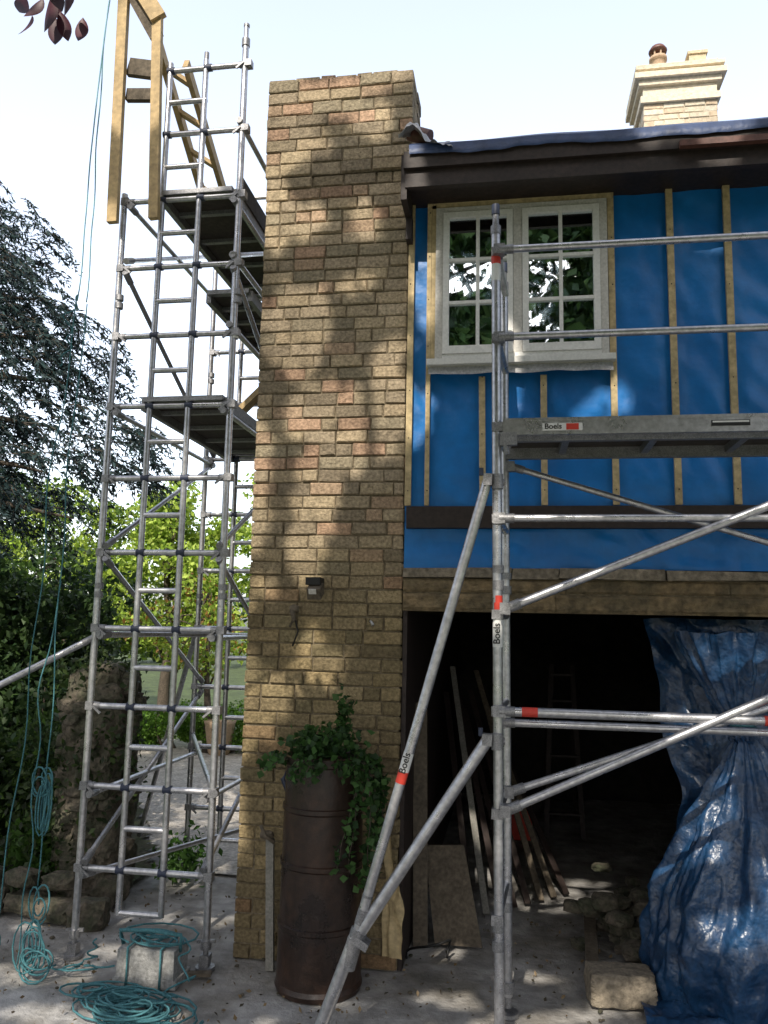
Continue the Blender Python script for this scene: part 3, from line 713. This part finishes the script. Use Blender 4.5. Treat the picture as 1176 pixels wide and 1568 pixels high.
for i in range(10):
    es.rock((-3.25-i*.31,5.7,.26),(.14,.1,.07),M_rock,seed=i+30,squar=.8,rz=random.uniform(-.2,.2))
for i in range(8): es.rock((-3.02-i*.22,6.0+i*.45,.12),(.14,.14,.11),M_rock,seed=i+50,squar=.8,rz=random.random())
es.build("stone_edging")
gp=MB(); random.seed(3)
def fp(a,b):
    th=a*2*math.pi; z=1.82*b
    rr=.26*(1-.12*b); sq=1/max(abs(math.cos(th)),abs(math.sin(th))); rr*=1+(min(sq,1.25)-1)*.7
    if b>.93: rr*=math.sqrt(max(0,1-((b-.93)/.07)**2))
    p=Vector((math.cos(th)*1.2,math.sin(th)*1.2,z*1.6))
    k=1+.16*noise.noise(p*2.3)+.10*noise.noise(p*5)+.05*noise.noise(p*13)
    return Vector((-3.27+rr*k*math.cos(th),6.2+rr*k*math.sin(th),z))
gp.grid(fp,80,120,M_rock,smooth=False)
for i in range(70):
    th=random.uniform(math.pi,2*math.pi); z=random.uniform(.05,1.7); gp.rock((-3.27+.25*math.cos(th),6.2+.25*math.sin(th),z),(random.uniform(.07,.13),.06,random.uniform(.04,.08)),M_rock,seed=i*1.7,squar=.7,amp=.3,rz=random.uniform(-.4,.4))
gp.build("stone_gate_pier")
pl_=rng.normal(size=(600,3))*np.array([.12,.10,.22])+np.array([-3.08,6.05,1.1]); pl2=rng.normal(size=(380,3))*np.array([.11,.12,.10])+np.array([-2.72,6.7,.16]); pl3=rng.normal(size=(800,3))*np.array([.2,.12,.38])+np.array([-3.55,5.95,.7])
pl4=rng.normal(size=(500,3))*np.array([.18,.12,.12])+np.array([-3.3,6.1,1.75])
leaves("climbing_shrub",np.concatenate([pl_,pl3,pl4]),.055,[(.03,.055,.015),(.025,.04,.015),(.05,.08,.02)],M_leaf); pl2=pl2[pl2[:,2]>.02]; leaves("border_plants",pl2,.07,[(.07,.16,.03),(.10,.22,.04),(.05,.11,.02)],M_leaf,aspect=.5)

# ------------------------------------------------------------------ trees and shrubs
def tree(name,base,crown,nclump,per,spread,leaf,cols,m=M_leaf,tr_r=.12,aspect=.6,seed=1,zmin=.2):
    random.seed(seed); e=empty(name); mb=MB(); base=Vector(base)
    cc=Vector(crown[0]); cr=Vector(crown[1]); cs=[]
    top=Vector((cc.x,cc.y,cc.z+cr.z*.3))
    pts=[base.lerp(top,t)+Vector((noise.noise(Vector((t*3,seed,0)))*.25*t,noise.noise(Vector((t*3,seed,4)))*.25*t,0)) for t in np.linspace(0,1,9)]
    mb.chain(pts,[tr_r*(1.15-t) for t in np.linspace(0,1,9)],M_bark,n=10)
    for i in range(nclump):
        while True:
            d=Vector((random.uniform(-1,1),random.uniform(-1,1),random.uniform(-1,1)))
            if .25<d.length<1: break
        c=Vector((cc.x+d.x*cr.x,cc.y+d.y*cr.y,cc.z+d.z*cr.z)); cs.append(tuple(c))
        if i%2==0:
            k=random.choice(pts[3:]); mid=k.lerp(c,.5)+Vector((0,0,.15*random.random()))
            mb.chain([k,mid,c],[tr_r*.3,tr_r*.18,.008],M_bark,n=6)
    mb.build("trunk",e)
    P=crown_pts(cs,per,spread); P=P[P[:,2]>zmin]
    leaves("foliage",P,leaf,cols,m,e,aspect=aspect)
YG=[(.38,.50,.07),(.28,.42,.05),(.46,.58,.11),(.18,.28,.04)]
MG=[(.07,.13,.025),(.09,.16,.03),(.05,.10,.02)]
DG=[(.02,.05,.015),(.035,.07,.02),(.05,.09,.03)]
tree("garden_tree",(-6.6,14.8,0),((-6.6,14.8,3.0),(1.9,1.3,1.7)),46,340,(.5,.5,.4),.11,YG,seed=2)
tree("garden_tree",(-3.6,16.0,0),((-4.0,16.0,3.2),(2.2,1.3,2.1)),50,340,(.5,.5,.4),.11,YG,seed=5)
tree("garden_tree",(-9.6,15.5,0),((-9.3,15.2,2.7),(2.2,1.4,2.2)),46,340,(.55,.5,.45),.11,YG+MG,seed=8)
tree("garden_tree",(-13,18,0),((-13,18,3.2),(3.0,1.8,2.8)),46,340,(.6,.6,.5),.13,MG,seed=9)
tree("flowering_tree",(-5.0,13.0,0),((-5.1,13.0,2.3),(1.2,.9,1.1)),14,180,(.4,.4,.3),.09,YG+[(.3,.16,.04)],seed=12,tr_r=.07)
def shrub(name,x0,x1,y0,y1,zt,n,per,leaf,cols,seed,sp=(.35,.35,.28),aspect=.6):
    random.seed(seed); e=empty(name); cs=[]; mb=MB()
    for i in range(n):
        x=random.uniform(x0,x1);y=random.uniform(y0,y1);z=zt*(.08+.92*random.random()**.8); cs.append((x,y,z))
        if i%3==0: mb.chain([(x*.7+.3*(x0+x1)/2,y,0),(x,y,z*.6),(x,y,z)],[.03,.02,.006],M_bark,n=6)
    mb.build("stems",e); P=crown_pts(cs,per,sp); P=P[P[:,2]>.03]; leaves("foliage",P,leaf,cols,M_leaf,e,aspect=aspect)
shrub("clipped_hedge",-7.6,-3.2,13.0,13.8,.65,60,420,.06,[(.16,.32,.04),(.12,.24,.03)],21,sp=(.3,.25,.2))
shrub("laurel_shrub",-6.0,-4.15,6.9,8.4,2.5,60,300,.085,DG+[(.06,.11,.03)],22)
shrub("laurel_shrub",-4.9,-3.75,6.1,6.8,1.2,26,260,.075,DG+MG,23,sp=(.28,.25,.22))
shrub("evergreen_shrub",-9.5,-6.4,8.5,11,3.2,60,320,.11,DG+MG,24,sp=(.5,.5,.4))
shrub("fern_clump",-3.9,-3.5,5.95,6.3,.5,10,160,.07,[(.08,.17,.03),(.05,.11,.02)],25,sp=(.18,.15,.14))
tb=MB(); tb.chain([(-4.75,12.9,0),(-4.75,12.9,.05),(-4.75,12.9,.5),(-4.75,12.9,.55)],[.16,.18,.25,.27],M_terra,n=20); tb.build("terracotta_planter")
random.seed(31); cs=[]
for i in range(130):
    a=random.uniform(-math.pi,math.pi); dd=random.uniform(34,46)
    cs.append((dd*math.cos(a),dd*math.sin(a),random.uniform(.5,5)))
P=crown_pts(cs,160,(2.8,2.8,1.9)); P=P[P[:,2]>0]; leaves("distant_trees",P,.65,MG+DG,M_needle)

# conifer with drooping feathery sprays
random.seed(41)
ce=empty("conifer_tree"); mb=MB()
mb.chain([(-6.0,7.2,0),(-5.9,7.2,3),(-5.8,7.1,6),(-5.7,7.1,9.0)],[.2,.16,.11,.03],M_bark,n=12)
PP=[];DD=[]
def inside(x,z):
    zt=5.80-1.35*(x+4.6) if x>-4.6 else 6.0+(-4.6-x)*.7
    zb=3.25+ .15*math.sin(x*5) if x>-4.4 else 2.8
    return z<zt+.2*math.sin(x*9) and z>zb
cnt=0
while cnt<1400:
    x=random.uniform(-6.2,-3.15); z=random.uniform(2.7,7.2)
    if not inside(x,z): continue
    if noise.noise(Vector((x*1.6,z*1.6,3)))<-.16: continue
    cnt+=1
    y=random.uniform(5.9,7.6)
    tip=Vector((x,y,z)); base=Vector((x-random.uniform(.25,.55),y+random.uniform(-.15,.35),z+random.uniform(.0,.25)))
    n=11; pts=[]
    for k in range(n):
        t=k/(n-1); p=base.lerp(tip,t); p.z+=.06*math.sin(t*3)-.12*t*t; pts.append(p)
    mb.chain([pts[0],pts[4],pts[7],pts[10]],[.005,.004,.003,.0015],M_bark,n=4)
    d=(tip-base).normalized()
    for k in range(2,n):
        for s in range(6):
            sd=Vector((random.gauss(0,1),random.gauss(0,1),random.gauss(-.5,.5)))
            dr=(d*.8+sd*.5+Vector((0,0,-.2))).normalized()
            PP.append(tuple(pts[k]+dr*random.uniform(.0,.10))); DD.append(tuple(dr))
for i in range(12):
    z=3.0+i*.42; x=random.uniform(-4.3,-3.9)+max(0,z-4.2)*-.5; mb.chain([(-5.85,7.15,z+.1),((x-5.85)/2,6.9,z+.25),(x,6.6,z+.05)],[.05,.03,.008],M_bark,n=6)
mb.build("trunk",ce)
leaves("foliage",np.array(PP),.065,[(.016,.036,.038),(.022,.05,.052),(.032,.062,.064),(.013,.028,.032)],M_needle,ce,aspect=.26,Dir=np.array(DD))

# ------------------------------------------------------------------ sun and the tall tree behind the viewpoint that dapples the light
el=R(42); az=R(186)
S=np.array([math.sin(az)*math.cos(el),math.cos(az)*math.cos(el),math.sin(el)])
random.seed(51)
gaps=[(-1.68,5.85,.13,.42),(-1.32,6.02,.2,.10),(-1.0,5.78,.12,.10),(-.88,6.18,.15,.08),(-1.5,5.62,.12,.07),(-1.48,5.06,.09,.08),(-1.05,5.08,.08,.09),(-1.72,5.15,.07,.2),
(-1.55,4.25,.2,.27),(-1.1,4.56,.09,.07),(-1.25,3.6,.26,.22),(-.84,3.75,.10,.28),(-1.33,3.05,.10,.26),(-1.0,3.33,.17,.06),(-1.38,2.68,.08,.16),(-1.76,3.1,.05,.33),
(-1.33,1.93,.09,.15),(-1.57,1.62,.09,.12),(-1.07,1.88,.05,.08),(-1.72,2.35,.05,.05),(-1.77,1.6,.03,.2),
(1.1,4.95,.22,.05),(1.3,4.82,.1,.05),(.68,3.66,.05,.08),(.52,3.6,.04,.05),(-.62,3.6,.04,.10),(-.6,4.6,.03,.3),(1.5,5.0,.12,.04),
(1.2,.95,.09,.08),(1.12,.72,.07,.06),(1.3,.2,.16,.10),(1.28,1.95,.16,.06),(.9,.75,.04,.04),(1.5,.45,.06,.1),(1.05,1.1,.04,.04),
(1.2,5.32,.5,.04),(1.9,5.4,.4,.1),
(-2.4,.55,.3,.1),(-1.9,.9,.1,.2),(-2.8,-.4,.25,.08),(-2.4,-.85,.2,.06),(-2.1,-.3,.1,.08),(-.35,-.25,.12,.05),(.1,.1,.14,.04),(.35,-.35,.1,.05),(.9,-.6,.14,.05),(-.6,-1.0,.14,.06),(-.5,.35,.05,.06),(-1.4,-.7,.12,.05),(-3.3,.3,.12,.1),(-3.5,1.3,.1,.15),
(-.2,-.7,.18,.06),(.3,-.9,.12,.05),(.6,-.15,.1,.03),(-1.7,-.75,.16,.06),(-2.6,-.05,.15,.05),(-.9,-.45,.08,.04),(-2.0,-1.05,.18,.06),(.05,-.45,.08,.03),
(.0,3.9,.04,.2),(-.5,1.9,.08,.12),(-2.2,3.0,.1,.2),(-2.8,4.4,.15,.4),(-2.7,6.0,.3,.6),(-2.0,5.9,.2,.4),(-2.4,2.1,.08,.15),(-2.85,1.4,.1,.3),(-1.95,1.4,.03,.3),(-2.2,5.2,.2,.2)]
GA=np.array(gaps)
NL=72000
wx=np.concatenate([rng.uniform(-5.5,4.5,NL*2//5),rng.uniform(-3.3,1.9,NL*3//5)]); wz=np.concatenate([rng.uniform(-3.0,6.9,NL*2//5),rng.uniform(-1.6,6.6,NL*3//5)])
NL=len(wx); dxy=np.empty((NL,2)); nn=np.empty(NL)
for i in range(NL):
    x,z=wx[i],wz[i]; w=Vector((x*3.2,z*3.2,0)); w2=Vector((x*9,z*9,1))
    dxy[i,0]=.09*noise.noise(w)+.05*noise.noise(w2); dxy[i,1]=.09*noise.noise(w+Vector((9,9,0)))+.05*noise.noise(w2+Vector((9,9,0)))
    nn[i]=noise.noise(Vector((x*1.9,z*1.9,4)))+.6*noise.noise(Vector((x*5.5,z*5.5,8)))
dist=np.full(NL,9.0)
for a,b,c,d_ in GA:
    q=np.sqrt(((wx+dxy[:,0]-a)/(c+.065))**2+((wz+dxy[:,1]-b)/(d_+.065))**2)
    dist=np.minimum(dist,(q-1)*min(c+.065,d_+.065))
size=np.clip(dist*2.2,.06,.34)
keep=(dist>.015)&~((wx<-3.1)&(wz>2.2+.3*np.sin(wx*4)))&~(wz>6.55+.15*np.sin(wx*7))&~((wx>1.9)&(wz>5.25))&(nn<.62)
# thin parts of the crown in front of the open garage (seen again in the window panes)
thin=((wx>-.45)&(wx<.65)&(wz>1.1)&(wz<2.15)&(rng.uniform(0,1,NL)<.88))|((wx>.85)&(wx<1.7)&(wz>1.1)&(wz<2.15)&(rng.uniform(0,1,NL)<.6))
keep&=~thin
inthin=(wx>-.45)&(wx<1.7)&(wz>1.1)&(wz<2.15); size=np.where(inthin,np.minimum(size,.16),size)
keep|=(dist<=.015)&(rng.uniform(0,1,NL)<.05)
wx=wx[keep];wz=wz[keep];size=size[keep]; n=len(wx)
t=rng.uniform(8.0,9.6,n)+np.clip(-wz,0,3)*.6
P=np.stack([wx,np.full(n,YW),wz],1)+S[None,:]*t[:,None]
be=empty("beech_tree")
leaves("foliage",P,size,[(.06,.11,.022),(.04,.08,.02),(.09,.14,.035),(.03,.055,.015)],M_beech,be,aspect=.7)
mb=MB(); base=Vector((-3.2,-6.5,0))
tr_=[base,(-3.1,-6.3,3),(-2.9,-5.6,6),(-2.5,-4.5,8.5),(-1.8,-3.6,10.5)]
mb.chain(tr_,[.38,.33,.27,.2,.1],M_bark,n=14)
for i in range(10):
    q=P[rng.integers(0,n)]; a=Vector(tr_[random.choice([2,3,4])]); mid=a.lerp(Vector(q),.5)+Vector((0,-.3,.3)); mb.chain([a,mid,q],[.06,.035,.012],M_bark,n=6)
mb.build("trunk",be)
cb=empty("copper_beech_tree"); mb=MB()
mb.chain([(-5.5,-2.0,0),(-5.4,-1.9,3),(-5.0,-1.6,5),(-4.4,-1.2,6.5)],[.25,.2,.16,.1],M_bark,n=12)
mb.chain([(-5.0,-1.6,5),(-3.6,0,5.3),(-2.3,1.6,5.0),(-1.75,2.3,4.62)],[.07,.04,.015,.004],M_bark,n=7)
LV=[(-1.84,4.50,-.25,.12),(-1.80,4.49,.05,.15),(-1.76,4.50,.3,.17),(-1.72,4.50,.1,.18),(-1.68,4.51,.5,.16),(-1.63,4.51,.3,.18),(-1.60,4.53,.7,.17),(-1.66,4.55,.9,.14),(-1.72,4.54,-.4,.14),(-1.55,4.57,.9,.15),(-1.78,4.54,-.8,.13),(-1.70,4.47,.4,.15),(-1.64,4.48,.0,.14)]
RED=MB()
for x,z,tilt,L in LV:
    o=Vector((x+.06,2.38+random.gauss(0,.05),z-.10)); d=Vector((tilt*.6,random.gauss(0,.15),-1)).normalized(); sd=d.cross(Vector((random.gauss(0,.4),-1,0))).normalized()
    nrm=d.cross(sd); n=8; vs=[]
    L*=.9
    for k in range(n+1):
        t=k/n; w=L*.19*math.sin(math.pi*t**.8)*(1 if k<n else 0); c=o+d*L*t-nrm*.03*t*t
        vs+=[c-sd*w+nrm*w*.35,c,c+sd*w+nrm*w*.35]
    fs=[]
    for k in range(n): fs+=[[3*k,3*k+1,3*k+4,3*k+3],[3*k+1,3*k+2,3*k+5,3*k+4]]
    RED.add(vs,fs,M_beech,True,col=(.06*random.uniform(.5,1.3),.008,.018))
RED.build("hanging_leaves",cb)
mb.build("trunk",cb)
cs=[(-4.6+random.gauss(0,1.0),-1.4+random.gauss(0,.9),6.8+random.gauss(0,.8)) for i in range(24)]
leaves("foliage",crown_pts(cs,160,(.6,.6,.5)),.13,[(.05,.012,.016),(.035,.010,.014),(.07,.02,.02)],M_beech,cb,aspect=.6)

Lp=np.stack([rng.uniform(-3.5,2.2,900),rng.uniform(3.6,6.4,900),np.full(900,.012)],1)
leaves("leaf_litter",Lp,.03,[(.12,.08,.04),(.2,.14,.07),(.06,.05,.03)],M_beech)
st=MB(); random.seed(77)
for i in range(220): 
    x=random.uniform(-3.2,1.6);y=random.uniform(3.8,6.4); s=random.uniform(.005,.018); st.rock((x,y,s*.5),(s,s,s*.7),M_rock,seed=i,sub=1,rz=random.random()*3)
st.build("loose_stones")
pk=MB(); pk.beam((-2.05,4.95,.02),(-1.82,5.0,.02),.05,.02,M_wood2); pk.build("timber_offcut")

# ------------------------------------------------------------------ light
sun=bpy.data.lights.new("sun","SUN"); sun.energy=5.0; sun.angle=R(.5); sun.color=(1,.92,.80)
so=bpy.data.objects.new("sun",sun); COL.objects.link(so); so.rotation_euler=Vector(S).to_track_quat('Z','Y').to_euler()
w=bpy.data.worlds.new("World"); scene.world=w; w.use_nodes=True; nt=w.node_tree
sky=nt.nodes.new("ShaderNodeTexSky"); sky.sky_type='NISHITA'; sky.sun_disc=False; sky.sun_elevation=el; sky.sun_rotation=az
sky.air_density=1.0; sky.dust_density=3.0; sky.ozone_density=1.0
hs_=nt.nodes.new("ShaderNodeHueSaturation"); hs_.inputs["Saturation"].default_value=.50
tc=nt.nodes.new("ShaderNodeTexCoord"); sp=nt.nodes.new("ShaderNodeSeparateXYZ"); mr=nt.nodes.new("ShaderNodeMapRange")
mr.inputs[1].default_value=-.2; mr.inputs[2].default_value=.6; mr.inputs[3].default_value=1.12; mr.inputs[4].default_value=3.5
nt.links.new(tc.outputs["Generated"],sp.inputs[0]); nt.links.new(sp.outputs["Y"],mr.inputs[0]); nt.links.new(mr.outputs[0],hs_.inputs["Value"])
bgN=nt.nodes["Background"]; bgN.inputs["Strength"].default_value=.15
nt.links.new(sky.outputs[0],hs_.inputs["Color"]); nt.links.new(hs_.outputs[0],bgN.inputs["Color"])

# ------------------------------------------------------------------ camera
yaw,pit,rol=R(9.19),R(8.11),R(1.18)
F=Vector((0,math.cos(pit),math.sin(pit)));Uv=Vector((0,-math.sin(pit),math.cos(pit)));Rt=Vector((1,0,0))
c,s=math.cos(rol),math.sin(rol)
Xc=Rt*c+Uv*s; Yc=Rt*-s+Uv*c; Zc=-F
RZ=Matrix.Rotation(yaw,3,'Z'); Xc=RZ@Xc;Yc=RZ@Yc;Zc=RZ@Zc
mt=Matrix(((Xc.x,Yc.x,Zc.x,0),(Xc.y,Yc.y,Zc.y,0),(Xc.z,Yc.z,Zc.z,2.15),(0,0,0,1)))
cam=bpy.data.cameras.new("camera"); co=bpy.data.objects.new("camera",cam); COL.objects.link(co); co.matrix_world=mt
cam.sensor_fit='VERTICAL'; cam.sensor_height=24; cam.lens=24*1220/1568; cam.clip_end=1500; cam.clip_start=.05
scene.camera=co
scene.view_settings.view_transform='Standard'; scene.view_settings.look='None'; scene.view_settings.exposure=0
